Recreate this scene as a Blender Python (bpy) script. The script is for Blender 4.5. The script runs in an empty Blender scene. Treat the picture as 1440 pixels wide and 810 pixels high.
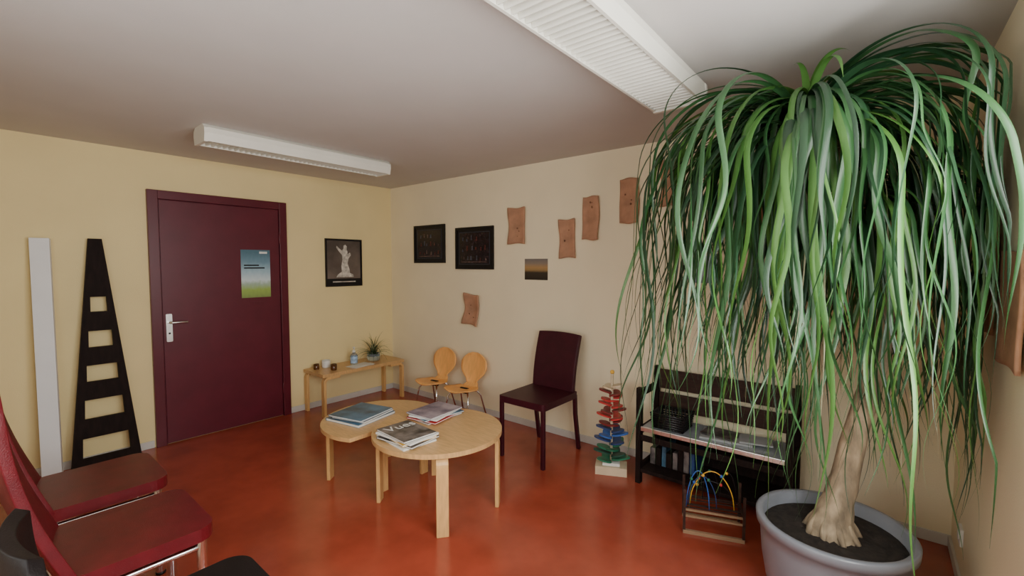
import bpy, math, random
from mathutils import Vector, Matrix
random.seed(7)
R=random.Random(11)
rad=math.radians

# ---------------------------------------------------------------- materials
def mat(name,col,rough=.5,metal=0,nscale=0,namt=.12,bump=0,bscale=60,spec=.5,stretch=None,coat=0,col2=None,detail=4):
    m=bpy.data.materials.new(name); m.use_nodes=True
    nt=m.node_tree; b=nt.nodes['Principled BSDF']
    b.inputs['Base Color'].default_value=(*col,1)
    b.inputs['Roughness'].default_value=rough
    b.inputs['Metallic'].default_value=metal
    b.inputs['Specular IOR Level'].default_value=spec
    if coat: b.inputs['Coat Weight'].default_value=coat; b.inputs['Coat Roughness'].default_value=.15
    tc=nt.nodes.new('ShaderNodeTexCoord'); mp=nt.nodes.new('ShaderNodeMapping')
    nt.links.new(tc.outputs['Object'],mp.inputs['Vector'])
    if stretch: mp.inputs['Scale'].default_value=stretch
    if nscale:
        n=nt.nodes.new('ShaderNodeTexNoise'); n.inputs['Scale'].default_value=nscale; n.inputs['Detail'].default_value=detail
        nt.links.new(mp.outputs[0],n.inputs['Vector'])
        r=nt.nodes.new('ShaderNodeValToRGB')
        c1=[max(0,c*(1-namt)) for c in col]; c2=col2 or [min(1,c*(1+namt)) for c in col]
        r.color_ramp.elements[0].position=.33; r.color_ramp.elements[1].position=.67
        r.color_ramp.elements[0].color=(*c1,1); r.color_ramp.elements[1].color=(*c2,1)
        nt.links.new(n.outputs['Fac'],r.inputs[0]); nt.links.new(r.outputs[0],b.inputs['Base Color'])
    if bump:
        n2=nt.nodes.new('ShaderNodeTexNoise'); n2.inputs['Scale'].default_value=bscale; n2.inputs['Detail'].default_value=3
        nt.links.new(mp.outputs[0],n2.inputs['Vector'])
        bp=nt.nodes.new('ShaderNodeBump'); bp.inputs['Strength'].default_value=bump; bp.inputs['Distance'].default_value=.004
        nt.links.new(n2.outputs['Fac'],bp.inputs['Height']); nt.links.new(bp.outputs[0],b.inputs['Normal'])
    return m
def ramp_mat(name,stops,axis='Z',rough=.4,noise=0):
    m=bpy.data.materials.new(name); m.use_nodes=True
    nt=m.node_tree; b=nt.nodes['Principled BSDF']; b.inputs['Roughness'].default_value=rough
    tc=nt.nodes.new('ShaderNodeTexCoord'); sp=nt.nodes.new('ShaderNodeSeparateXYZ'); nt.links.new(tc.outputs['Generated'],sp.inputs[0])
    r=nt.nodes.new('ShaderNodeValToRGB'); src=sp.outputs[axis]
    if noise:
        n=nt.nodes.new('ShaderNodeTexNoise'); n.inputs['Scale'].default_value=9; nt.links.new(tc.outputs['Generated'],n.inputs['Vector'])
        ma=nt.nodes.new('ShaderNodeMath'); ma.operation='MULTIPLY_ADD'; ma.inputs[1].default_value=noise
        nt.links.new(n.outputs['Fac'],ma.inputs[0]); nt.links.new(src,ma.inputs[2]); src=ma.outputs[0]
    nt.links.new(src,r.inputs[0]); cr=r.color_ramp
    while len(cr.elements)<len(stops): cr.elements.new(.5)
    for e,(p,c) in zip(cr.elements,stops): e.position=p; e.color=(*c,1)
    nt.links.new(r.outputs[0],b.inputs['Base Color']); return m

M_floor=mat('floor_linoleum',(.345,.062,.033),.22,nscale=5,namt=.14,bump=.05,bscale=15,detail=12,spec=.65)
M_ceil=mat('ceiling_paint',(.57,.54,.52),.9,nscale=3,namt=.02,bump=.15,bscale=200)
M_wallL=mat('wall_yellow_paint',(.84,.69,.36),.85,nscale=2,namt=.03,bump=.2,bscale=150)
M_wallB=mat('wall_cream_paint',(.88,.78,.55),.85,nscale=2,namt=.03,bump=.2,bscale=150)
M_base=mat('baseboard_paint',(.62,.60,.56),.5,nscale=8,namt=.05)
M_door=mat('door_burgundy_paint',(.105,.011,.022),.40,nscale=6,namt=.1,bump=.06,bscale=60,spec=.4)
M_frame=mat('door_frame_paint',(.10,.011,.021),.36,nscale=6,namt=.1,spec=.4)
M_chrome=mat('chrome',(.75,.75,.76),.14,1,nscale=20,namt=.03)
M_metal=mat('brushed_metal',(.75,.75,.73),.3,1,nscale=30,namt=.05)
M_birch=mat('birch_wood',(.60,.36,.15),.33,nscale=14,namt=.13,stretch=(1,8,1),bump=.03,spec=.5)
M_birchE=mat('birch_edge',(.66,.39,.15),.4,nscale=10,namt=.12,stretch=(6,6,1))
M_kid=mat('beech_ply_orange',(.90,.45,.14),.33,nscale=12,namt=.08,stretch=(5,1,1))
M_burg=mat('burgundy_leather',(.045,.005,.011),.45,nscale=14,namt=.15,bump=.2,bscale=260,spec=.3)
M_red=mat('red_leather',(.12,.007,.012),.34,nscale=14,namt=.15,bump=.2,bscale=260,spec=.4)
M_black=mat('black_leather',(.010,.007,.007),.5,nscale=14,namt=.2,bump=.2,bscale=260,spec=.2)
M_dark=mat('dark_stained_wood',(.013,.007,.006),.7,nscale=10,namt=.3,stretch=(4,4,1),bump=.1,spec=.15)
M_brown=mat('brown_wood',(.036,.016,.011),.6,nscale=12,namt=.3,stretch=(1,5,5),bump=.1,spec=.3)
M_white=mat('white_paint',(.78,.80,.82),.4,nscale=5,namt=.03)
M_fix=mat('luminaire_enamel',(.76,.74,.66),.35,nscale=5,namt=.03)
M_louv=mat('louver_enamel',(.78,.76,.68),.4,nscale=5,namt=.03)
M_tube=mat('fluorescent_tube',(.85,.85,.85),.2,nscale=5,namt=.01)
M_terra=mat('terracotta_clay',(.44,.23,.135),.8,nscale=9,namt=.2,bump=.5,bscale=45)
M_terra2=mat('terracotta_dark',(.20,.085,.045),.85,nscale=9,namt=.2)
M_blackf=mat('black_frame',(.010,.009,.010),.35,nscale=6,namt=.1,spec=.3)
M_paper=mat('paper_white',(.75,.74,.70),.6,nscale=6,namt=.03)
M_pot=mat('pot_glaze',(.23,.25,.29),.3,nscale=6,namt=.08,coat=.3)
M_soil=mat('soil',(.022,.016,.012),.95,nscale=40,namt=.5,bump=1,bscale=80)
M_bark=mat('ponytail_bark',(.32,.245,.16),.85,nscale=14,namt=.5,bump=.9,bscale=40,stretch=(1.5,1.5,.6))
def plain(n,c,r=.45): return mat(n,c,r,nscale=8,namt=.08)
M_cred=plain('toy_red',(.5,.03,.03)); M_cblue=plain('toy_blue',(.03,.12,.42)); M_cgreen=plain('toy_green',(.02,.17,.09))
M_cyel=plain('toy_yellow',(.75,.42,.04)); M_lwood=plain('toy_light_wood',(.62,.50,.34)); M_twood=plain('toy_tan_wood',(.30,.19,.11))
M_mred=plain('toy_dark_red',(.20,.02,.02)); M_dblue=plain('toy_dark_blue',(.02,.05,.16)); M_dgreen=plain('toy_dark_green',(.01,.07,.045))
M_bookblue=mat('book_cover_blue',(.05,.12,.19),.35,nscale=9,namt=.6); M_bookdark=mat('cover_dark',(.035,.035,.04),.3,nscale=16,namt=.6,col2=(.20,.17,.16))
M_bookpurp=mat('cover_purple',(.14,.10,.22),.35,nscale=9,namt=.5,col2=(.4,.33,.38)); M_grey=plain('grey_plastic',(.35,.36,.37))
M_pale=plain('grey_glass_top',(.30,.33,.36),.10)
M_amber=mat('amber_glass',(.10,.035,.01),.15,nscale=5,namt=.1)
def glassy(name,col,alpha=.35,rough=.05):
    m=mat(name,col,rough,nscale=4,namt=.02); m.node_tree.nodes['Principled BSDF'].inputs['Transmission Weight'].default_value=.85
    m.node_tree.nodes['Principled BSDF'].inputs['IOR'].default_value=1.3; return m
M_clear=glassy('clear_bottle',(.7,.82,.9))
M_pane=bpy.data.materials.new('window_pane'); M_pane.use_nodes=True
nt=M_pane.node_tree; nt.nodes.clear()
o=nt.nodes.new('ShaderNodeOutputMaterial'); t=nt.nodes.new('ShaderNodeBsdfTransparent'); g=nt.nodes.new('ShaderNodeBsdfGlossy'); g.inputs['Roughness'].default_value=.02
mx=nt.nodes.new('ShaderNodeMixShader'); mx.inputs[0].default_value=.06
nt.links.new(t.outputs[0],mx.inputs[1]); nt.links.new(g.outputs[0],mx.inputs[2]); nt.links.new(mx.outputs[0],o.inputs[0])
def leafmat(name,c1,c2):
    m=mat(name,c1,.36,nscale=5,namt=.1,col2=c2,spec=.55,stretch=(1,1,.3))
    nt=m.node_tree; b=nt.nodes['Principled BSDF']; out=[n for n in nt.nodes if n.type=='OUTPUT_MATERIAL'][0]
    tr=nt.nodes.new('ShaderNodeBsdfTranslucent'); tr.inputs[0].default_value=(c2[0]*1.4,c2[1]*1.4,c2[2],1)
    mx=nt.nodes.new('ShaderNodeMixShader'); mx.inputs[0].default_value=.15
    nt.links.new(b.outputs[0],mx.inputs[1]); nt.links.new(tr.outputs[0],mx.inputs[2]); nt.links.new(mx.outputs[0],out.inputs[0]); return m
M_l1=leafmat('leaf_green',(.022,.075,.025),(.040,.120,.038)); M_l2=leafmat('leaf_dark_green',(.011,.040,.018),(.022,.068,.028)); M_l3=leafmat('leaf_bright_green',(.045,.14,.028),(.09,.21,.045))
M_l4=leafmat('leaf_dry',(.28,.27,.14),(.36,.34,.20))

# ---------------------------------------------------------------- mesh builder
class B:
    def __init__(s): s.v=[];s.f=[];s.m=[];s.s=[];s.mats=[]
    def mi(s,m):
        if m not in s.mats: s.mats.append(m)
        return s.mats.index(m)
    def add(s,vs,fs,m,sm=False):
        o=len(s.v); s.v+= [Vector(v) for v in vs]; k=s.mi(m)
        for f in fs: s.f.append([o+i for i in f]); s.m.append(k); s.s.append(sm)
    def box(s,c,d,m,rot=None):
        c=Vector(c); vs=[]
        for x in(-.5,.5):
            for y in(-.5,.5):
                for z in(-.5,.5):
                    p=Vector((x*d[0],y*d[1],z*d[2]))
                    if rot is not None: p=rot@p
                    vs.append(c+p)
        s.add(vs,[(0,1,3,2),(4,6,7,5),(0,4,5,1),(2,3,7,6),(0,2,6,4),(1,5,7,3)],m)
    def bx(s,x0,x1,y0,y1,z0,z1,m): s.box(((x0+x1)/2,(y0+y1)/2,(z0+z1)/2),(x1-x0,y1-y0,z1-z0),m)
    def tube(s,pts,r,m,n=12,caps=True):
        pts=[Vector(p) for p in pts]; N=len(pts)
        if not hasattr(r,'__len__'): r=[r]*N
        vs=[];up=None
        for i,p in enumerate(pts):
            t=(pts[min(i+1,N-1)]-pts[max(i-1,0)]).normalized()
            if up is None:
                a=Vector((0,0,1)) if abs(t.z)<.9 else Vector((1,0,0)); up=t.cross(a).normalized()
            up=(up-t*up.dot(t)).normalized(); w=t.cross(up)
            for k in range(n):
                a=2*math.pi*k/n; vs.append(p+(up*math.cos(a)+w*math.sin(a))*r[i])
        fs=[(i*n+k,i*n+(k+1)%n,(i+1)*n+(k+1)%n,(i+1)*n+k) for i in range(N-1) for k in range(n)]
        if caps: fs.append(tuple(range(n))[::-1]); fs.append(tuple((N-1)*n+k for k in range(n)))
        s.add(vs,fs,m,True)
    def lathe(s,c,prof,m,n=40):
        vs=[(c[0]+r*math.cos(2*math.pi*k/n),c[1]+r*math.sin(2*math.pi*k/n),c[2]+z) for r,z in prof for k in range(n)]
        fs=[(i*n+k,i*n+(k+1)%n,(i+1)*n+(k+1)%n,(i+1)*n+k) for i in range(len(prof)-1) for k in range(n)]
        s.add(vs,fs,m,True)
    def prism(s,poly,f0,f1,m,sm=False):
        n=len(poly); vs=[f0(p) for p in poly]+[f1(p) for p in poly]
        s.add(vs,[tuple(range(n))[::-1],tuple(range(n,2*n))],m); 
        s.add(vs,[(i,(i+1)%n,n+(i+1)%n,n+i) for i in range(n)],m,sm)
    def slab(s,poly,z0,z1,m): s.prism(poly,lambda p:(p[0],p[1],z0),lambda p:(p[0],p[1],z1),m)
    def sheet(s,f,nu,nv,th,m,sm=True):
        P=[[Vector(f(i/nu,j/nv)) for j in range(nv+1)] for i in range(nu+1)]
        top=[];bot=[]
        for i in range(nu+1):
            for j in range(nv+1):
                du=P[min(i+1,nu)][j]-P[max(i-1,0)][j]; dv=P[i][min(j+1,nv)]-P[i][max(j-1,0)]
                n=du.cross(dv); n=n.normalized() if n.length>1e-9 else Vector((0,0,1))
                top.append(P[i][j]+n*th/2); bot.append(P[i][j]-n*th/2)
        K=len(top); w=nv+1; fs=[]
        for i in range(nu):
            for j in range(nv):
                a=i*w+j; fs.append((a,a+w,a+w+1,a+1)); fs.append((K+a,K+a+1,K+a+w+1,K+a+w))
        for i in range(nu):
            a=i*w; fs.append((a,K+a,K+a+w,a+w)); a=i*w+nv; fs.append((a,a+w,K+a+w,K+a))
        for j in range(nv):
            a=j; fs.append((a,a+1,K+a+1,K+a)); a=nu*w+j; fs.append((a,K+a,K+a+1,a+1))
        s.add(top+bot,fs,m,sm)
    def sweep(s,pts,side,wd,th,m):
        pts=[Vector(p) for p in pts]; side=Vector(side).normalized(); N=len(pts); vs=[]
        for i,p in enumerate(pts):
            t=(pts[min(i+1,N-1)]-pts[max(i-1,0)]).normalized(); n=t.cross(side).normalized()
            for a,b in((-.5,-.5),(.5,-.5),(.5,.5),(-.5,.5)): vs.append(p+side*a*wd+n*b*th)
        fs=[(i*4+k,i*4+(k+1)%4,(i+1)*4+(k+1)%4,(i+1)*4+k) for i in range(N-1) for k in range(4)]
        fs+= [(3,2,1,0),tuple((N-1)*4+k for k in range(4))]
        s.add(vs,fs,m)
    def obj(s,name,bevel=0,seg=2,origin=None,sub=0):
        if origin is None:
            xs=[v.x for v in s.v];ys=[v.y for v in s.v];zs=[v.z for v in s.v]
            origin=((min(xs)+max(xs))/2,(min(ys)+max(ys))/2,min(zs))
        o=Vector(origin); me=bpy.data.meshes.new(name); me.from_pydata([v-o for v in s.v],[],s.f)
        for mm in s.mats: me.materials.append(mm)
        me.polygons.foreach_set('material_index',s.m); me.polygons.foreach_set('use_smooth',s.s); me.update()
        ob=bpy.data.objects.new(name,me); ob.location=o; bpy.context.collection.objects.link(ob)
        if bevel:
            b=ob.modifiers.new('bevel','BEVEL'); b.width=bevel; b.segments=seg; b.limit_method='ANGLE'; b.angle_limit=rad(40)
        return ob
def rrect(x0,x1,y0,y1,r,n=6):
    out=[]
    for cx,cy,a0 in((x1-r,y1-r,0),(x0+r,y1-r,90),(x0+r,y0+r,180),(x1-r,y0+r,270)):
        for k in range(n+1):
            a=rad(a0+90*k/n); out.append((cx+r*math.cos(a),cy+r*math.sin(a)))
    return out
def interp(tab,s):
    for (a,va),(b,vb) in zip(tab,tab[1:]):
        if s<=b:
            k=(s-a)/(b-a)
            return va+(vb-va)*k
    return tab[-1][1]
def rz(a): return Matrix.Rotation(rad(a),3,'Z')

# ---------------------------------------------------------------- room
W=4.90; YB=-3.75; H=2.40
b=B(); b.bx(-.12,W+.12,YB-.12,.12,-.1,0,M_floor); b.obj('floor')
b=B(); b.bx(-.12,W+.12,YB-.12,.12,H,H+.1,M_ceil); b.obj('ceiling')
b=B(); b.bx(-.12,0,YB,.12,0,H,M_wallL); b.obj('wall_left')
b=B(); b.bx(0,W,0,.12,0,H,M_wallB); b.obj('wall_back')
def wall_hole(name,axis,p0,p1,a0,a1,h0,h1,z0,z1,m):
    b=B()
    def q(u0,u1,zz0,zz1):
        if axis=='x': b.bx(p0,p1,u0,u1,zz0,zz1,m)
        else: b.bx(u0,u1,p0,p1,zz0,zz1,m)
    q(a0,h0,0,H); q(h1,a1,0,H); q(h0,h1,0,z0); q(h0,h1,z1,H); b.obj(name)
wall_hole('wall_right','x',W,W+.12,YB,.12,-3.35,-1.5,.9,2.2,M_wallB)
wall_hole('wall_front','y',YB-.12,YB,-.12,W+.12,2.5,4.3,.9,2.2,M_wallB)
def window(name,axis,p,h0,h1,z0,z1):
    b=B()
    def q(u0,u1,a,c,d0=0,d1=.06,m=M_white):
        if axis=='x': b.bx(p+d0,p+d1,u0,u1,a,c,m)
        else: b.bx(u0,u1,p-d1,p-d0,a,c,m)
    f=.06; mid=(h0+h1)/2
    q(h0,h0+f,z0,z1); q(h1-f,h1,z0,z1); q(h0+f,h1-f,z0,z0+f); q(h0+f,h1-f,z1-f,z1); q(mid-.05,mid+.05,z0+f,z1-f)
    q(h0+f,mid-.05,z0+f,z1-f,.028,.032,M_pane); q(mid+.05,h1-f,z0+f,z1-f,.028,.032,M_pane)
    b.obj(name)
window('window_1','x',W+.04,-3.35,-1.5,.9,2.2)
window('window_2','y',YB-.04,2.5,4.3,.9,2.2)
# trim
b=B(); b.bx(0,.012,YB,-2.34,0,.06,M_base); b.bx(0,.012,-1.24,0,0,.06,M_base); b.obj('baseboard_left',.002)
b=B(); b.bx(.012,W-.012,-.012,0,0,.06,M_base); b.obj('baseboard_back',.002)
b=B(); b.bx(W-.012,W,YB,-.0,0,.06,M_base); b.obj('baseboard_right',.002)
# wall outlet
b=B(); b.bx(W-.012,W,-.42,-.34,.2,.28,M_paper); b.tube([(W-.016,-.38,.24),(W-.008,-.38,.24)],.022,M_paper,20)
b.obj('wall_outlet',.002)

# door
b=B()
yL,yR,zt=-2.33,-1.242,2.10; fw=.07
b.bx(0.001,.035,yL,yL+fw,0,zt,M_frame); b.bx(0.001,.035,yR-fw,yR,0,zt,M_frame); b.bx(0.001,.035,yL+fw,yR-fw,zt-fw,zt,M_frame)
b.bx(0.001,.014,yL+fw,yR-fw,.005,zt-fw,M_frame)
b.bx(.004,.022,yL+fw+.006,yR-fw-.006,.008,zt-fw-.006,M_door)
for z in(.28,1.75):
    b.tube([(.028,yR-fw,z-.05),(.028,yR-fw,z+.05)],.008,M_frame,10)
yh=-2.215
b.prism(rrect(yh-.021,yh+.021,.86,1.09,.008),lambda p:(.022,p[0],p[1]),lambda p:(.032,p[0],p[1]),M_metal)
b.tube([(.03,yh,1.02),(.06,yh,1.02),(.07,yh+.01,1.02),(.072,yh+.12,1.018)],.0095,M_metal,12)
b.tube([(.03,yh,.93),(.036,yh,.93)],.008,M_blackf,12)
b.obj('door_1',.003)
# poster on door
M_post=ramp_mat('poster_print',[(0,(.16,.22,.07)),(.22,(.30,.44,.09)),(.34,(.36,.48,.36)),(.42,(.62,.72,.74)),(.6,(.36,.52,.60)),(.8,(.16,.28,.36)),(1,(.07,.16,.21))],noise=.12)
b=B(); b.bx(.0225,.0245,-1.66,-1.405,1.19,1.635,M_post); b.obj('door_poster')
b=B()
for (y,z,w,h) in((-1.635,1.485,.13,.012),(-1.635,1.46,.18,.012),(-1.50,1.60,.07,.02)): b.bx(.0245,.0252,y,y+w,z,z+h,M_blackf if z<1.55 else M_paper)
t=b.obj('poster_lettering'); po=bpy.data.objects['door_poster']; t.parent=po; t.location=t.location-po.location
b=B(); b.bx(.0225,.024,-1.60,-1.47,1.12,1.15,M_frame); b.obj('door_name_label')

# ---------------------------------------------------------------- ceiling luminaires
def lamp(x0,x1,y0,y1):
    b=B(); zc=H; zb=H-.108
    prof=[(x0+.03,zc),(x0+.005,zc-.02),(x0,zc-.055),(x0+.01,zb),(x0+.022,zb),(x0+.022,zb+.04),(x0+.04,zc-.012),(x1-.04,zc-.012),(x1-.022,zb+.04),(x1-.022,zb),(x1-.01,zb),(x1,zc-.055),(x1-.005,zc-.02),(x1-.03,zc)]
    b.prism(prof,lambda p:(p[0],y0+.02,p[1]),lambda p:(p[0],y1-.02,p[1]),M_fix)
    endp=[(x0+.03,zc),(x0,zc-.025),(x0-.003,zc-.06),(x0+.01,zb-.004),(x1-.01,zb-.004),(x1+.003,zc-.06),(x1,zc-.025),(x1-.03,zc)]
    for a,c in((y0,y0+.022),(y1-.022,y1)): b.prism(endp,lambda p:(p[0],a,p[1]),lambda p:(p[0],c,p[1]),M_fix)
    xm=(x0+x1)/2
    for xx in(x0+.07,x1-.07): b.tube([(xx,y0+.03,H-.045),(xx,y1-.03,H-.045)],.013,M_tube,12)
    n=int((y1-y0)/.036)
    for i in range(1,n):
        y=y0+.022+(y1-y0-.044)*i/n
        b.box((xm,y,zb+.020),(x1-x0-.046,.006,.036),M_louv,Matrix.Rotation(rad(18),3,'X'))
    return b.obj('ceiling_light')
lamp(1.0,1.205,-2.27,-.86)
lamp(3.61,3.88,-2.45,-.94)

# ---------------------------------------------------------------- framed pictures
M_pic=mat('picture_dark_print',(.010,.008,.011),.25,nscale=30,namt=.5,col2=(.03,.018,.02))
M_pfig=mat('picture_figures',(.12,.07,.06),.3,nscale=60,namt=.6)
M_cred2=plain('picture_red',(.10,.015,.012)); M_greyb=plain('picture_blue_grey',(.06,.065,.09))
def framed(name,x0,x1,z0,z1,seed):
    b=B(); f=.022
    b.bx(x0,x1,-.02,0,z0,z0+f,M_blackf); b.bx(x0,x1,-.02,0,z1-f,z1,M_blackf); b.bx(x0,x0+f,-.02,0,z0+f,z1-f,M_blackf); b.bx(x1-f,x1,-.02,0,z0+f,z1-f,M_blackf)
    b.bx(x0+f,x1-f,-.010,-.001,z0+f,z1-f,M_blackf)
    for q in((x0+.05,x1-.05,z0+.05,z0+.054),(x0+.05,x1-.05,z1-.054,z1-.05),(x0+.05,x0+.054,z0+.05,z1-.05),(x1-.054,x1-.05,z0+.05,z1-.05)):
        b.bx(q[0],q[1],-.0115,-.010,q[2],q[3],M_greyb)
    b.bx(x0+.06,x1-.06,-.012,-.010,z0+.06,z1-.06,M_pic)
    r=random.Random(seed); mk=[M_pfig,M_cred2,M_greyb]
    for i in range(16):
        cx=x0+.11+(x1-x0-.22)*(i%6)/5+r.uniform(-.012,.012); cz=z0+.09+(z1-z0-.21)*(i//6)/2.2+r.uniform(-.01,.01); w=r.uniform(.006,.014); h=r.uniform(.02,.05)
        b.prism([(cx-w,cz),(cx+w,cz),(cx+w*.6,cz+h*.5),(cx+w*.8,cz+h),(cx-w*.8,cz+h),(cx-w*.5,cz+h*.6)],
            lambda p:(p[0],-.0121,p[1]),lambda p:(p[0],-.0128,p[1]),mk[r.randrange(3)])
    b.prism([(x0+.08,z0+.07),(x1-.08,z0+.07),(x1-.1,z0+.078),(x0+.1,z0+.078)],lambda p:(p[0],-.0121,p[1]),lambda p:(p[0],-.0126,p[1]),M_pfig)
    b.obj(name)
framed('framed_picture',.45,.96,1.515,1.93,1)
framed('framed_picture.001',1.127,1.652,1.45,1.875,2)
# statue poster (door wall)
M_spbg=mat('statue_print_backdrop',(.11,.085,.07),.4,nscale=3,namt=.35,col2=(.20,.155,.13)); M_stat=mat('statue_print_white',(.55,.51,.45),.4,nscale=25,namt=.4)
b=B(); y0,y1,z0,z1=-.84,-.41,1.26,1.775; f=.012
for q in((y0,y1,z0,z0+f),(y0,y1,z1-f,z1),(y0,y0+f,z0+f,z1-f),(y1-f,y1,z0+f,z1-f)): b.bx(0,.02,q[0],q[1],q[2],q[3],M_blackf)
b.bx(.001,.010,y0+f,y1-f,z0+f,z1-f,M_blackf); b.bx(.010,.012,y0+.02,y1-.02,z0+.085,z1-.02,M_spbg)
cy=-.62
P=[(-.10,.10),(.11,.10),(.10,.13),(.06,.145),(.055,.19),(.035,.25),(.045,.30),(.075,.34),(.065,.37),(.035,.35),(.035,.385),(.025,.40),(.03,.435),(.012,.455),(-.01,.445),(-.012,.41),(-.03,.39),(-.06,.41),(-.09,.44),(-.095,.42),(-.06,.375),(-.03,.34),(-.025,.29),(-.04,.22),(-.035,.16),(-.08,.13)]
b.prism(P,lambda p:(.012,cy+p[0],z0+p[1]),lambda p:(.0128,cy+p[0],z0+p[1]),M_stat)
b.bx(.010,.0108,y0+.08,y1-.08,z0+.045,z0+.056,M_stat)
b.obj('framed_statue_poster')
# small photos
M_sun=ramp_mat('sunset_print',[(0,(.02,.015,.012)),(.38,(.04,.03,.02)),(.5,(.32,.20,.08)),(.62,(.42,.25,.10)),(.8,(.26,.20,.15)),(1,(.17,.15,.14))],noise=.06)
b=B(); b.bx(2.03,2.285,-.004,0,1.36,1.55,M_sun); b.obj('sunset_photo')
M_bl=ramp_mat('blue_print',[(0,(.12,.12,.14)),(.5,(.3,.35,.42)),(1,(.45,.5,.6))],noise=.2)
b=B(); b.bx(3.50,3.70,-.004,0,1.37,1.56,M_bl); b.obj('landscape_photo')

# terracotta tiles (gently curled slabs with pressed marks)
def tile(wall,u0,u1,z0,z1,curl,seed,tilt=0):
    b=B(); r=random.Random(seed); cu=(u0+u1)/2; cz=(z0+z1)/2; wd=u1-u0; hh=z1-z0
    ph=r.uniform(0,6)
    def f(u,v):
        x=(u-.5)*wd*(1+.05*math.sin(v*7+ph)); z=(v-.5)*hh*(1+.03*math.sin(u*6+ph))
        d=.012+curl*(.5-.5*math.cos((v-.5)*2*math.pi))*.6+.006*min(1,curl*50)*math.sin(u*5+ph)+curl*(u-.5)**2
        xx=x*math.cos(tilt)-z*math.sin(tilt); zz=x*math.sin(tilt)+z*math.cos(tilt)
        return (cu+xx,-d,cz+zz) if wall=='b' else (W-d,cu+xx,cz+zz)
    b.sheet(f,12,20,.012,M_terra)
    for i in range(3):
        u=r.uniform(.3,.7); v=r.uniform(.15,.9); p=Vector(f(u,v))
        n=Vector((0,-1,0)) if wall=='b' else Vector((-1,0,0))
        b.tube([p+n*.004,p+n*.0075],r.uniform(.004,.010),M_terra2,10)
    k=len([o for o in bpy.data.objects if o.name.startswith('terracotta_tile')])
    b.obj('terracotta_tile' if k==0 else 'terracotta_tile.%03d'%k)
for k,q in enumerate([('b',1.855,2.04,1.69,2.02,.02,0),('b',2.42,2.57,1.555,1.88,.015,.03),('b',2.645,2.795,1.70,2.05,.02,-.02),('b',2.975,3.13,1.815,2.155,.02,.0),
    ('b',3.30,3.46,1.92,2.25,.02,0),('b',1.275,1.465,.89,1.20,.05,-.10),('b',4.60,4.75,1.37,1.70,.02,0),('r',-.92,-.66,1.24,1.62,.004,0),('r',-1.36,-1.06,1.18,1.54,.004,0),('b',3.95,4.12,1.55,1.9,.02,0)]):
    tile(q[0],q[1],q[2],q[3],q[4],q[5],k+3,q[6])

# ---------------------------------------------------------------- left wall: post + openwork panel
b=B()
v0=Vector((.20,-2.945,0)); v1=Vector((.06,-2.935,1.68))
b.sweep([v0+Vector((0,0,.006)),v1],(0.25,1,0),.10,.05,M_white); b.obj('white_post',.002)
b=B()
def lean(p,off):
    x=.135-.11*p[1]/1.69+off; return (x,p[0],p[1])
def hw(z): return .20-(.20-.038)*z/1.69
yc=-2.65
st=[(0.0,.09),(.235,.37),(.51,.64),(.76,.89),(1.01,1.15),(1.26,1.69)]
for z0,z1 in st:
    P=[(yc-hw(z0),z0),(yc+hw(z0),z0),(yc+hw(z1),z1),(yc-hw(z1),z1)]
    b.prism(P,lambda p:lean(p,0),lambda p:lean(p,.03),M_dark)
hl=[(.09,.235),(.37,.51),(.64,.76),(.89,1.01),(1.15,1.26)]
for z0,z1 in hl:
    sw=.058-.014*z0
    for sg in(-1,1):
        P=[(yc+sg*hw(z0),z0),(yc+sg*(hw(z0)-sw),z0),(yc+sg*(hw(z1)-sw+.008),z1),(yc+sg*hw(z1),z1)]
        if sg>0: P=P[::-1]
        b.prism(P,lambda p:lean(p,0),lambda p:lean(p,.03),M_dark)
b.obj('openwork_wooden_obelisk')

# ---------------------------------------------------------------- tables
def lleg(b,cx,cy,ang,r,ztop,wd=.068,th=.024,inn=.12):
    d=Vector((math.cos(rad(ang)),math.sin(rad(ang)),0)); c=Vector((cx,cy,0)); pts=[c+d*r]
    R0=.045; zt=ztop-th/2
    pts.append(c+d*r+Vector((0,0,zt-R0)))
    for k in range(1,7):
        a=rad(90*k/6); pts.append(c+d*(r-R0+R0*math.cos(a))+Vector((0,0,zt-R0+R0*math.sin(a))))
    pts.append(c+d*(r-R0-inn)+Vector((0,0,zt)))
    b.sweep(pts,(-d.y,d.x,0),wd,th,M_birchE)
b=B(); c=(2.45,-1.43); zt=.475; th=.027
b.slab([(c[0]+.40*math.cos(2*math.pi*k/72),c[1]+.40*math.sin(2*math.pi*k/72)) for k in range(72)],zt-th,zt,M_birch)
for a in(-38,34,-143,141): lleg(b,c[0],c[1],a,.375,zt-th)
b.obj('round_table',.003)
b=B(); c2=(1.92,-1.47); zt2=.44; r2=.40; th2=.025
poly=[]; xc=2.10-c2[0]; a0=math.degrees(math.acos(xc/r2))
for k in range(61):
    a=rad(a0+(360-2*a0)*k/60); poly.append((c2[0]+r2*math.cos(a),c2[1]+r2*math.sin(a)))
b.slab(poly,zt2-th2,zt2,M_birch)
for a in(-142,142): lleg(b,c2[0],c2[1],a,.375,zt2-th2)
for sy in(-1,1):
    yy=-1.40+sy*.17
    base=Vector((2.065,yy,0)); pts=[base,base+Vector((0,0,zt2-th2-.057))]
    for k in range(1,7):
        a=rad(90*k/6); pts.append(base+Vector((-(.045-.045*math.cos(a)),0,zt2-th2-.057+.045*math.sin(a))))
    pts.append(base+Vector((-.15,0,zt2-th2-.012)))
    b.sweep(pts,(0,1,0),.06,.024,M_birchE)
b.obj('half_round_table',.003)
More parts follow.
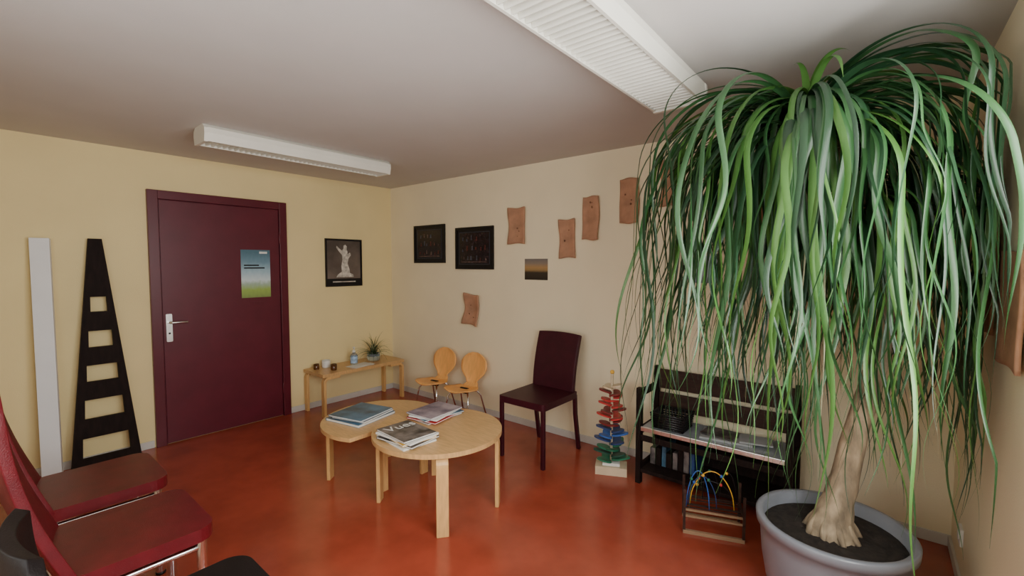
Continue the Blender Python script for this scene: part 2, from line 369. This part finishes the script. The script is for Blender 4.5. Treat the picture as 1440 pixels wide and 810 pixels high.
# long side table
b=B(); x0,x1,y0,y1,zt=.025,.425,-1.11,-.15,.43
b.slab(rrect(x0,x1,y0,y1,.012,3),zt-.032,zt,M_birch)
for xx in(x0+.028,x1-.028):
    for yy,sg in((y0+.02,1),(y1-.02,-1)):
        base=Vector((xx,yy,0)); pts=[base,base+Vector((0,0,zt-.032-.057))]
        for k in range(1,7):
            a=rad(90*k/6); pts.append(base+Vector((0,sg*(.045-.045*math.cos(a)),zt-.032-.057+.045*math.sin(a))))
        pts.append(base+Vector((0,sg*.16,zt-.044)))
        b.sweep(pts,(1,0,0),.055,.026,M_birchE)
b.obj('side_table',.003)
# items on side table
zt=.43
def jar(name,x,y,r,h,m,m2):
    b=B(); b.lathe((x,y,zt),[(0,0),(r*.9,0),(r,.006),(r,h),(r-.004,h),(r-.004,h*.55),(0,h*.55)],m,28)
    b.lathe((x,y,zt),[(r*.85,h*.56),(r*.3,h*.6),(0,h*.6)],m2,20); b.obj(name)
jar('candle_jar',.14,-1.03,.028,.055,M_amber,M_paper)
jar('candle_jar.001',.30,-.93,.030,.06,M_amber,M_paper)
jar('candle_jar.002',.13,-.92,.042,.075,M_paper,M_lwood)
b=B(); x,y=.23,-.66
b.lathe((x,y,zt),[(0,0),(.034,0),(.037,.006),(.037,.10),(.028,.115),(.014,.125),(.014,.135)],M_clear,28)
b.lathe((x,y,zt),[(.0375,.02),(.0377,.022),(.0377,.085),(.0375,.087)],mat('bottle_label',(.35,.5,.7),.4,nscale=30,namt=.4),28)
b.lathe((x,y,zt),[(.016,.132),(.016,.15),(.006,.152),(.006,.175),(.012,.177),(.012,.188),(0,.19)],M_paper,20)
b.tube([(x,y,zt+.182),(x+.035,y-.015,zt+.18),(x+.04,y-.017,zt+.172)],.004,M_paper,8)
b.obj('hand_sanitizer_bottle')
b=B(); b.box((.32,-.64,zt+.0015),(.16,.26,.002),M_paper,rz(12)); b.box((.33,-.60,zt+.0036),(.12,.17,.0016),M_paper,rz(-18)); b.obj('paper_sheets')
# arching strap leaves
def ribbon_leaf(b,start,phi,e,L,w,k,m,r,n=16,clip=None,tw=0.0,wav=.3,taper=1.25,arc=None,hangmax=1.50):
    ds=L/n; p=Vector(start); vs=[]; fs=[]; ph0=r.uniform(0,6.28); drift=r.uniform(-1,1)*.35; tw0=r.uniform(-.3,.3); twr=r.uniform(-1,1)*tw
    wf=r.uniform(4,9); wa=r.uniform(.3,1.3)*wav
    for i in range(n+1):
        s=i/n
        hang=max(0,min(1,(-e-.5)/.8))
        ph=phi+drift*s
        d=Vector((math.cos(e)*math.cos(ph),math.cos(e)*math.sin(ph),math.sin(e)))
        if hang>0:
            d+=Vector((math.sin(wf*1.8*s+ph0),math.cos(wf*1.5*s+ph0*2),0))*.22*wa*hang*(.3+s*1.2); d.normalize()
        side=Vector((-math.sin(ph),math.cos(ph),0))
        side=(side-d*side.dot(d)).normalized(); nn=side.cross(d)
        a=tw0+twr*s*s; sd=side*math.cos(a)+nn*math.sin(a); up=nn*math.cos(a)-side*math.sin(a)
        wdt=w*min(1,.6+s*5)*max(0.03,(1-s**taper))/2
        vs+= [p-sd*wdt+up*wdt*.35, p.copy(), p+sd*wdt+up*wdt*.35]
        p=p+d*ds
        if clip: p=clip(p)
        if arc: e=max(-hangmax,e-ds/arc*(.75+.5*min(1,s*2)))
        else: e=max(-1.50,e-ds*(k*math.cos(e)+.15))
    for i in range(n):
        a=i*3; fs+= [(a,a+1,a+4,a+3),(a+1,a+2,a+5,a+4)]
    b.add(vs,fs,m,True)
b=B(); x,y=.20,-.40; r=random.Random(5)
b.lathe((x,y,zt),[(0,0),(.055,0),(.068,.01),(.072,.055),(.066,.08),(.062,.08),(.066,.05),(0,.05)],M_clear,28)
b.lathe((x,y,zt),[(.060,.049),(.02,.068),(0,.07)],M_soil,20)
for i in range(80):
    ribbon_leaf(b,(x+r.uniform(-.02,.02),y+r.uniform(-.02,.02),zt+.06),r.uniform(0,6.28),r.uniform(.6,1.5),r.uniform(.2,.34),.010,r.uniform(5,11),r.choice([M_l2,M_l1,M_l2,M_l4]),r,12,lambda p:Vector((max(p.x,.01),p.y,max(p.z,zt+.012))))
b.obj('potted_spider_plant')

# books & magazines
def stack(name,cx,cy,z,items,rot=0):
    b=B()
    for (w,d,h,mc,da,ox,oy) in items:
        Rm=rz(rot+da); c=Vector((cx+ox,cy+oy,z+h/2))
        b.box(c,(w*.985,d*.985,h-.002),M_paper,Rm)
        b.box(c+Vector((0,0,h/2-.0008)),(w,d,.0016),mc,Rm); b.box(c-Vector((0,0,h/2-.0008)),(w,d,.0016),mc,Rm)
        b.box(c+Rm@Vector((-w/2,0,0)),(.002,d,h),mc,Rm); z+=h
    return b.obj(name,.0008,1),z
stack('book_stack',1.80,-1.56,zt2,[(.31,.34,.018,M_bookblue,5,0,0),(.28,.30,.012,M_bookdark,10,.01,.01),(.29,.31,.010,M_bookblue,8,0,0)],6)
stack('magazine_stack',2.26,-1.29,.475,[(.22,.30,.010,M_bookdark,0,0,0),(.24,.31,.008,M_cred,10,.01,0),(.22,.31,.008,M_bookblue,-8,0,.01),(.22,.30,.010,M_paper,14,.01,0),(.23,.30,.008,M_bookpurp,4,.0,.0)],0)
ob,zz=stack('magazine_stack.001',2.44,-1.665,.475,[(.30,.22,.010,M_paper,-6,0,0),(.29,.22,.010,M_bookdark,6,.015,0),(.29,.22,.010,M_cyel,-9,0,.01),(.30,.22,.011,M_paper,3,.01,0),(.29,.22,.010,M_bookdark,-4,0,0)],0)
def text_on(parent,s,size,loc,rot,m):
    cu=bpy.data.curves.new('title','FONT'); cu.body=s; cu.size=size; cu.extrude=.0003; cu.materials.append(m)
    t=bpy.data.objects.new('cover_title',cu); bpy.context.collection.objects.link(t)
    t.parent=parent; t.location=Vector(loc)-parent.location; t.rotation_euler=(0,0,rad(rot))
text_on(ob,'Vues',.10,(2.385,-1.75,zz+.0006),86,M_paper)

# ---------------------------------------------------------------- chairs
b=B(); x0,x1,yf,yb=2.29,2.72,-.67,-.20
b.slab(rrect(x0,x1,yf,yb,.02,4),.435,.485,M_burg)
for xx in(x0+.018,x1-.018):
    b.sweep([(xx,yf+.02,0),(xx,yf+.02,.44)],(1,0,0),.030,.030,M_burg)
    b.sweep([(xx,yb+.05,0),(xx,yb-.005,.30),(xx,yb-.015,.46)],(1,0,0),.030,.032,M_burg)
def back(u,v):
    hwid=.200+.004*v; z=.44+.485*v; y=yb-.02+.10*v**1.2-.03*math.sin(math.pi*v)*.5
    y+= .012*math.cos((u-.5)*2.6)-.01
    top=.010*(1-(2*u-1)**2)*v
    return ((x0+x1)/2-.005+(u-.5)*2*hwid,y,z+top)
b.sheet(back,14,16,.035,M_burg)
b.obj('dining_chair',.006,3)
def lounge(x0,x1,m,hh=.66,ln=.15):
    b=B(); yf=-2.68; yb=-3.13; xm=(x0+x1)/2
    poly=rrect(x0,x1,yb,yf,.07,7)
    b.slab(poly,.420,.472,m)
    def bk(u,v):
        hwid=((x1-x0)/2)*(1-.06*v); 
        q=max(0,(v-.88)/.12); hwid*= math.sqrt(max(.0,1-(q*.6)**2)) 
        z=.45+hh*v; y=yb+.04-ln*v-.035*math.sin(v*math.pi)
        y-= .035*(1-(2*u-1)**2)
        return (xm+(2*u-1)*hwid,y,z)
    b.sheet(bk,14,22,.032,m)
    for xx in(x0+.022,x1-.022):
        b.tube([(xx,yf-.05,.0),(xx,yf-.05,.425)],.018,M_chrome,16)
        b.tube([(xx,yb-.0,.0),(xx,yb+.03,.425)],.018,M_chrome,16)
        b.tube([(xx,yf-.05,.395),(xx,yb+.03,.395)],.012,M_chrome,12)
        b.lathe((xx,yf-.05,0),[(0,0),(.021,0),(.021,.012),(.018,.014)],M_blackf,16)
    b.tube([(x0+.022,yf-.05,.395),(x1-.022,yf-.05,.395)],.012,M_chrome,12)
    return b
lounge(1.46,1.93,M_red,.70).obj('leather_chair',.014,3)
lounge(2.09,2.56,M_red,.66).obj('leather_chair.001',.014,3)
lounge(2.83,3.24,M_black,.42,.12).obj('leather_chair.002',.014,3)
def kid(cx,yo=0,rot=0):
    b=B(); prof=[(0,(-.395,.300)),(.06,(-.375,.312)),(.2,(-.31,.312)),(.38,(-.21,.300)),(.5,(-.14,.305)),(.58,(-.105,.335)),(.66,(-.085,.385)),(.8,(-.065,.47)),(.92,(-.048,.56)),(1,(-.040,.625))]
    wt=[(0,.06),(.03,.10),(.08,.138),(.15,.16),(.25,.168),(.36,.158),(.45,.125),(.53,.085),(.59,.065),(.63,.070),(.68,.105),(.74,.14),(.81,.158),(.88,.158),(.93,.140),(.965,.108),(.985,.075),(1,.035)]
    Rm=rz(rot); O=Vector((cx,-.2+yo,0))
    def T(x,y,z): return O+Rm@Vector((x,y+.2,z))
    def f(u,v):
        y=interp([(s,p[0]) for s,p in prof],v); z=interp([(s,p[1]) for s,p in prof],v); w=interp(wt,v); uu=2*u-1
        return T(uu*w, y-(.02*uu*uu if v>.6 else 0), z+(.012*uu*uu if v<.5 else 0))
    b.sheet(f,12,48,.009,M_kid)
    for sx in(-1,1):
        b.tube([T(sx*.04,-.25,.296),T(sx*.10,-.30,.285),T(sx*.125,-.325,.24),T(sx*.15,-.37,.0)],.0085,M_chrome,10)
        b.tube([T(sx*.04,-.21,.294),T(sx*.10,-.16,.283),T(sx*.125,-.13,.24),T(sx*.15,-.065,.0)],.0085,M_chrome,10)
    b.tube([T(-.04,-.23,.288),T(.04,-.23,.288)],.03,M_blackf,12)
    return b
kid(1.06,-.03,4).obj('childs_chair'); kid(1.49,-.03,6).obj('childs_chair.001')

# ---------------------------------------------------------------- marble tree toy
b=B(); cx,cy=3.10,-.36
b.box((cx,cy,.03),(.22,.13,.06),M_lwood,rz(25)); b.box((cx-.0,cy,.07),(.12,.08,.02),M_paper,rz(25))
b.tube([(cx,cy,.05),(cx,cy,.72)],.010,M_lwood,12); b.lathe((cx,cy,.72),[(0,0),(.012,0),(.016,.01),(.012,.022),(0,.026)],M_cyel,16)
cols=[M_cgreen,M_dgreen,M_cgreen,M_dblue,M_cblue,M_dblue,M_mred,M_cred,M_mred,M_cred,M_cred,M_mred,M_lwood]
for i,mc in enumerate(cols):
    z=.115+.044*i; az=rad(39+[-30,10,40,0][i%4]+(180 if i%2 else 0)); L=.135-.004*i
    for off in(0,math.pi*.75,-math.pi*.75) :
        a=az+off
        d=Vector((math.cos(a),math.sin(a),0)); sdir=Vector((-d.y,d.x,0)); sc=1 if off==0 else .8
        poly=[]
        for k in range(20):
            t=2*math.pi*k/20; lx=.055+.052*math.cos(t); wy=.045*math.sin(t)*(1-.3*math.cos(t)); poly.append((lx*L/.105*sc,wy))
        def f0(p,zz=0): return Vector((cx,cy,z+zz+(.0 if off==0 else -.018)))+d*p[0]+sdir*p[1]+Vector((0,0,.25*p[0]-.02))
        b.prism(poly,lambda p:f0(p,0),lambda p:f0(p,.011),mc)
b.obj('marble_tree_toy')

# ---------------------------------------------------------------- toy rack
b=B(); x0,x1,yf,yb=3.30,4.22,-.40,-.05
for xx in(x0,x1-.035):
    b.bx(xx,xx+.035,yf,yf+.045,0,.66,M_dark); b.bx(xx,xx+.035,yb-.045,yb,0,.76,M_dark)
    for z in(.10,.36,.62): b.bx(xx+.008,xx+.027,yf+.045,yb-.045,z-.025,z+.025,M_dark)
b.bx(x0+.035,x1-.035,yb-.03,yb-.015,.60,.74,M_brown); b.bx(x0+.035,x1-.035,yb-.03,yb-.015,.45,.57,M_brown)
b.bx(x0+.035,x1-.035,yf+.015,yb-.03,.385,.395,M_pale); b.bx(x0+.035,x1-.035,yf,yf+.015,.37,.40,M_metal)
b.bx(x0+.035,x1-.035,yf+.005,yf+.02,.30,.34,M_dark)
b.bx(x0+.035,x1-.035,yf+.005,yb-.005,.08,.105,M_dark); b.bx(x0+.035,x1-.035,yb-.02,yb-.005,.105,.375,M_dark)
b.obj('toy_rack',.003)
def basket(b,x0,x1,y0,y1,z0,z1,m):
    n=7
    for i in range(n):
        z=z0+.004+(z1-z0-.008)*i/(n-1); e=.012*i/(n-1)
        b.tube([(x0-e,y0-e,z),(x1+e,y0-e,z),(x1+e,y1+e,z),(x0-e,y1+e,z),(x0-e,y0-e,z)],.006,m,6)
    for i in range(10):
        x=x0+(x1-x0)*i/9
        for y in(y0,y1): b.tube([(x,y,z0),(x,y,z1)],.005,m,6)
    for i in range(8):
        y=y0+(y1-y0)*i/7
        for x in(x0,x1): b.tube([(x,y,z0),(x,y,z1)],.005,m,6)
    b.bx(x0,x1,y0,y1,z0,z0+.006,m)
b=B(); basket(b,3.40,3.60,-.35,-.17,.397,.50,M_blackf); b.obj('wicker_basket')
b=B(); b.box((3.84,-.23,.402),(.30,.20,.012),M_grey,rz(8)); b.box((3.80,-.23,.414),(.20,.16,.010),M_bookdark,rz(-5)); b.box((4.0,-.22,.414),(.18,.14,.010),M_grey,rz(14)); b.obj('picture_books')
b=B(); r=random.Random(3); xx=3.37
for i,mc in enumerate([M_bookdark,M_dark,M_bookblue,M_dark,M_bookdark,M_dark,M_bookdark,M_dblue]):
    hh=r.uniform(.10,.16); wd=.028+.014*r.random(); b.box((xx,-.17,.106+hh/2),(wd,.2,hh),mc); xx+=wd+.004
b.obj('childrens_books',.002)
# bead maze toy
b=B(); cx,cy=3.87,-.64; a=rz(20); T=lambda x,y,z:Vector((cx,cy,0))+a@Vector((x,y,z))
b.box(T(0,-.09,.010),(.31,.016,.020),M_twood,a); b.box(T(0,.09,.010),(.31,.016,.020),M_twood,a)
for sx in(-.15,.15):
    b.box(T(sx,-.09,.13),(.014,.014,.24),M_brown,a); b.box(T(sx,.09,.13),(.014,.014,.24),M_brown,a); b.box(T(sx,0,.13),(.012,.17,.014),M_brown,a)
b.box(T(0,-.09,.10),(.30,.010,.010),M_twood,a)
b.box(T(0,-.09,.135),(.30,.010,.010),M_twood,a); b.box(T(0,.09,.13),(.30,.010,.010),M_brown,a)
for yy in(-.06,-.03,-.02,.03,.06): b.box(T(0,yy,.135),(.30,.006,.006),M_brown,a)
for k,(mc,y,ht,x0,x1,w) in enumerate([(M_cblue,-.06,.35,-.14,-.02,1),(M_dblue,-.03,.31,-.13,.02,1),(M_cyel,-.02,.34,-.12,.11,1),(M_blackf,.03,.26,-.13,.12,1),(M_blackf,.06,.31,-.05,.13,2)]):
    pts=[T(x0+(x1-x0)*i/30,y,.135+(ht-.135)*abs(math.sin(math.pi*w*i/30))**.5) for i in range(31)]
    b.tube(pts,.0028,mc,8)
    for j in(6,21):
        p=pts[j]; b.lathe(p-Vector((0,0,.009)),[(0,0),(.006,.002),(.009,.009),(.006,.016),(0,.018)],[M_cred,M_cyel,M_cgreen,M_cblue][(j+k)%4],12)
b.obj('bead_maze_toy')
# radiator below window
b=B(); 
b.bx(W-.09,W-.02,-3.2,-1.93,.18,.74,M_white)
for i in range(42):
    y=-3.18+i*.03; b.bx(W-.097,W-.09,y,y+.018,.21,.71,M_white)
for y in(-3.0,-2.1): b.tube([(W-.05,y,.0),(W-.05,y,.18)],.014,M_white,12); b.bx(W-.02,W-.001,y-.02,y+.02,.5,.56,M_white)
b.obj('radiator',.003)

# ---------------------------------------------------------------- ponytail palm
pc=(4.44,-.945)
b=B()
b.lathe((pc[0],pc[1],0),[(0,0),(.19,0),(.215,.01),(.245,.10),(.262,.2),(.27,.30),(.275,.345),(.288,.352),(.290,.385),(.284,.392),(.268,.392),(.260,.385),(.258,.32),(.0,.32)],M_pot,64)
pot=b.obj('pot')
b=B()
N=36; vs=[]
for i in range(9):
    for k in range(N):
        rr=.257*i/8; a=2*math.pi*k/N; vs.append((pc[0]+rr*math.cos(a),pc[1]+rr*math.sin(a),.325+.02*R.random()*(i<8)+.01))
fs=[(i*N+k,(i+1)*N+k,(i+1)*N+(k+1)%N,i*N+(k+1)%N) for i in range(8) for k in range(N)]
b.add(vs,fs,M_soil,True); soil=b.obj('soil')
b=B()
path=[(4.44,-.945,.30,.100),(4.44,-.945,.36,.090),(4.443,-.942,.41,.074),(4.455,-.93,.48,.060),(4.475,-.91,.58,.052),(4.50,-.89,.75,.046),(4.53,-.865,.90,.042),(4.56,-.84,1.05,.039),(4.585,-.825,1.2,.036),(4.60,-.83,1.35,.034),(4.59,-.865,1.5,.034),(4.56,-.92,1.65,.033),(4.49,-1.01,1.82,.032),(4.40,-1.09,1.97,.031),(4.335,-1.15,2.08,.031)]
def smoothp(P,n=5):
    out=[]
    for i in range(len(P)-1):
        p0=P[max(i-1,0)];p1=P[i];p2=P[i+1];p3=P[min(i+2,len(P)-1)]
        for k in range(n):
            t=k/n; out.append([.5*((2*p1[j])+(-p0[j]+p2[j])*t+(2*p0[j]-5*p1[j]+4*p2[j]-p3[j])*t*t+(-p0[j]+3*p1[j]-3*p2[j]+p3[j])*t**3) for j in range(4)])
    out.append(list(P[-1])); return out
sp=smoothp(path); b.tube([p[:3] for p in sp],[p[3]*(1+.03*math.sin(i*1.1)+R.uniform(-.02,.02)) for i,p in enumerate(sp)],M_bark,28)
br=smoothp([(4.595,-.865,1.5,.03),(4.62,-.86,1.62,.026),(4.64,-.86,1.75,.024),(4.62,-.88,1.84,.024)]); b.tube([p[:3] for p in br],[p[3] for p in br],M_bark,16)
for k in range(9):
    a=k*.7+.2; b.tube([(pc[0]+.048*math.cos(a),pc[1]+.048*math.sin(a),.43),(pc[0]+.076*math.cos(a),pc[1]+.076*math.sin(a),.38),(pc[0]+.105*math.cos(a+.1),pc[1]+.105*math.sin(a+.1),.335)],[.012,.016,.010],M_bark,8)
trunk=b.obj('trunk')
def clip(p):
    z=min(p.z,2.280); rr=math.hypot(p.x-pc[0],p.y-pc[1])
    if rr<.32: z=max(z,.42)
    return Vector((min(p.x,4.845),min(p.y,-.075),max(z,.05)))
b=B(); r=random.Random(21)
cd=math.atan2(-2.1,.25)
def crown(c,n,zt_,wr,reach,el,phis=(0,6.2832),near=True,bright=.15):
    for i in range(n):
        phi=r.uniform(*phis); e=rad(el[0]+(el[1]-el[0])*r.random()); rc=reach[0]+(reach[1]-reach[0])*r.random()**.75
        f=max(0,math.cos(phi-cd)) if near else 0
        rc*=1-.35*f; e*=1-.6*f
        arc=rc/(math.sin(e)+1)
        zs=c[2]+r.uniform(-.12,.04)
        while zs+arc*1.25*(1-math.cos(e))>2.275 and e>.05: e*=.9; arc=rc/(math.sin(e)+1)
        tip=r.uniform(*zt_)
        L=arc*(e+1.5)+max(.05,(c[2]-arc)-tip)
        q=r.random(); m=M_l1 if q<.48 else (M_l2 if q<1-bright else M_l3)
        st=(c[0]+.03*math.cos(phi),c[1]+.03*math.sin(phi),zs)
        ribbon_leaf(b,st,phi,e,L,r.uniform(*wr),0,m,r,52,clip,tw=3.0,wav=1.05,taper=2.2,arc=arc,hangmax=r.uniform(1.45,1.56))
C=(4.325,-1.155,2.11)
crown(C,255,(.45,1.30),(.012,.032),(.10,.56),(-5,55))
crown(C,75,(1.1,1.6),(.018,.034),(.1,.48),(-10,50))
crown(C,26,(.45,1.2),(.016,.028),(.46,.56),(30,60),(rad(130),rad(250)),False)
crown(C,24,(1.0,1.6),(.014,.028),(.42,.58),(30,60),(rad(-60),rad(20)),False,.05)
crown((4.62,-.88,1.87),105,(.5,1.3),(.010,.025),(.10,.40),(-5,55))
crown((4.50,-1.0,1.80),45,(.5,1.05),(.010,.022),(.08,.36),(-20,30))
for i in range(16):
    ribbon_leaf(b,C,r.uniform(0,6.28),rad(r.uniform(55,80)),r.uniform(.25,.45),.032,r.uniform(10,15),M_l3,r,26,clip,tw=.5,taper=2)
for i in range(16):
    ribbon_leaf(b,(4.4,-1.1,1.95),r.uniform(0,6.28),rad(r.uniform(-20,30)),r.uniform(.9,1.5),.010,r.uniform(6,9),M_l4,r,30,clip,tw=2)
lv=b.obj('leaves')
e=bpy.data.objects.new('potted_ponytail_palm',None); bpy.context.collection.objects.link(e); e.location=(pc[0],pc[1],0)
for ob in(pot,soil,trunk,lv): ob.parent=e; ob.location=ob.location-e.location

# ---------------------------------------------------------------- light
def area(name,loc,rot,sx,sy,en,col):
    l=bpy.data.lights.new(name,'AREA'); l.shape='RECTANGLE'; l.size=sx; l.size_y=sy; l.energy=en; l.color=col
    o=bpy.data.objects.new(name,l); bpy.context.collection.objects.link(o); o.location=loc; o.rotation_euler=rot
area('daylight_window_1',(W+.16,-2.425,1.55),(0,rad(90),0),1.3,1.85,112,(1,.985,.94))
area('daylight_window_2',(3.4,YB-.16,1.55),(rad(90),0,0),1.8,1.3,28,(1,.985,.94))
w=bpy.data.worlds.new('sky'); bpy.context.scene.world=w; w.use_nodes=True
w.node_tree.nodes['Background'].inputs[0].default_value=(.8,.9,1,1); w.node_tree.nodes['Background'].inputs[1].default_value=1.5

cam=bpy.data.cameras.new('camera'); co=bpy.data.objects.new('camera',cam); bpy.context.collection.objects.link(co)
co.location=(4.574,-3.285,1.5); co.rotation_euler=(rad(87),0,rad(39.4)); cam.sensor_width=36; cam.lens=635/1440*36; cam.clip_start=.02
bpy.context.scene.camera=co
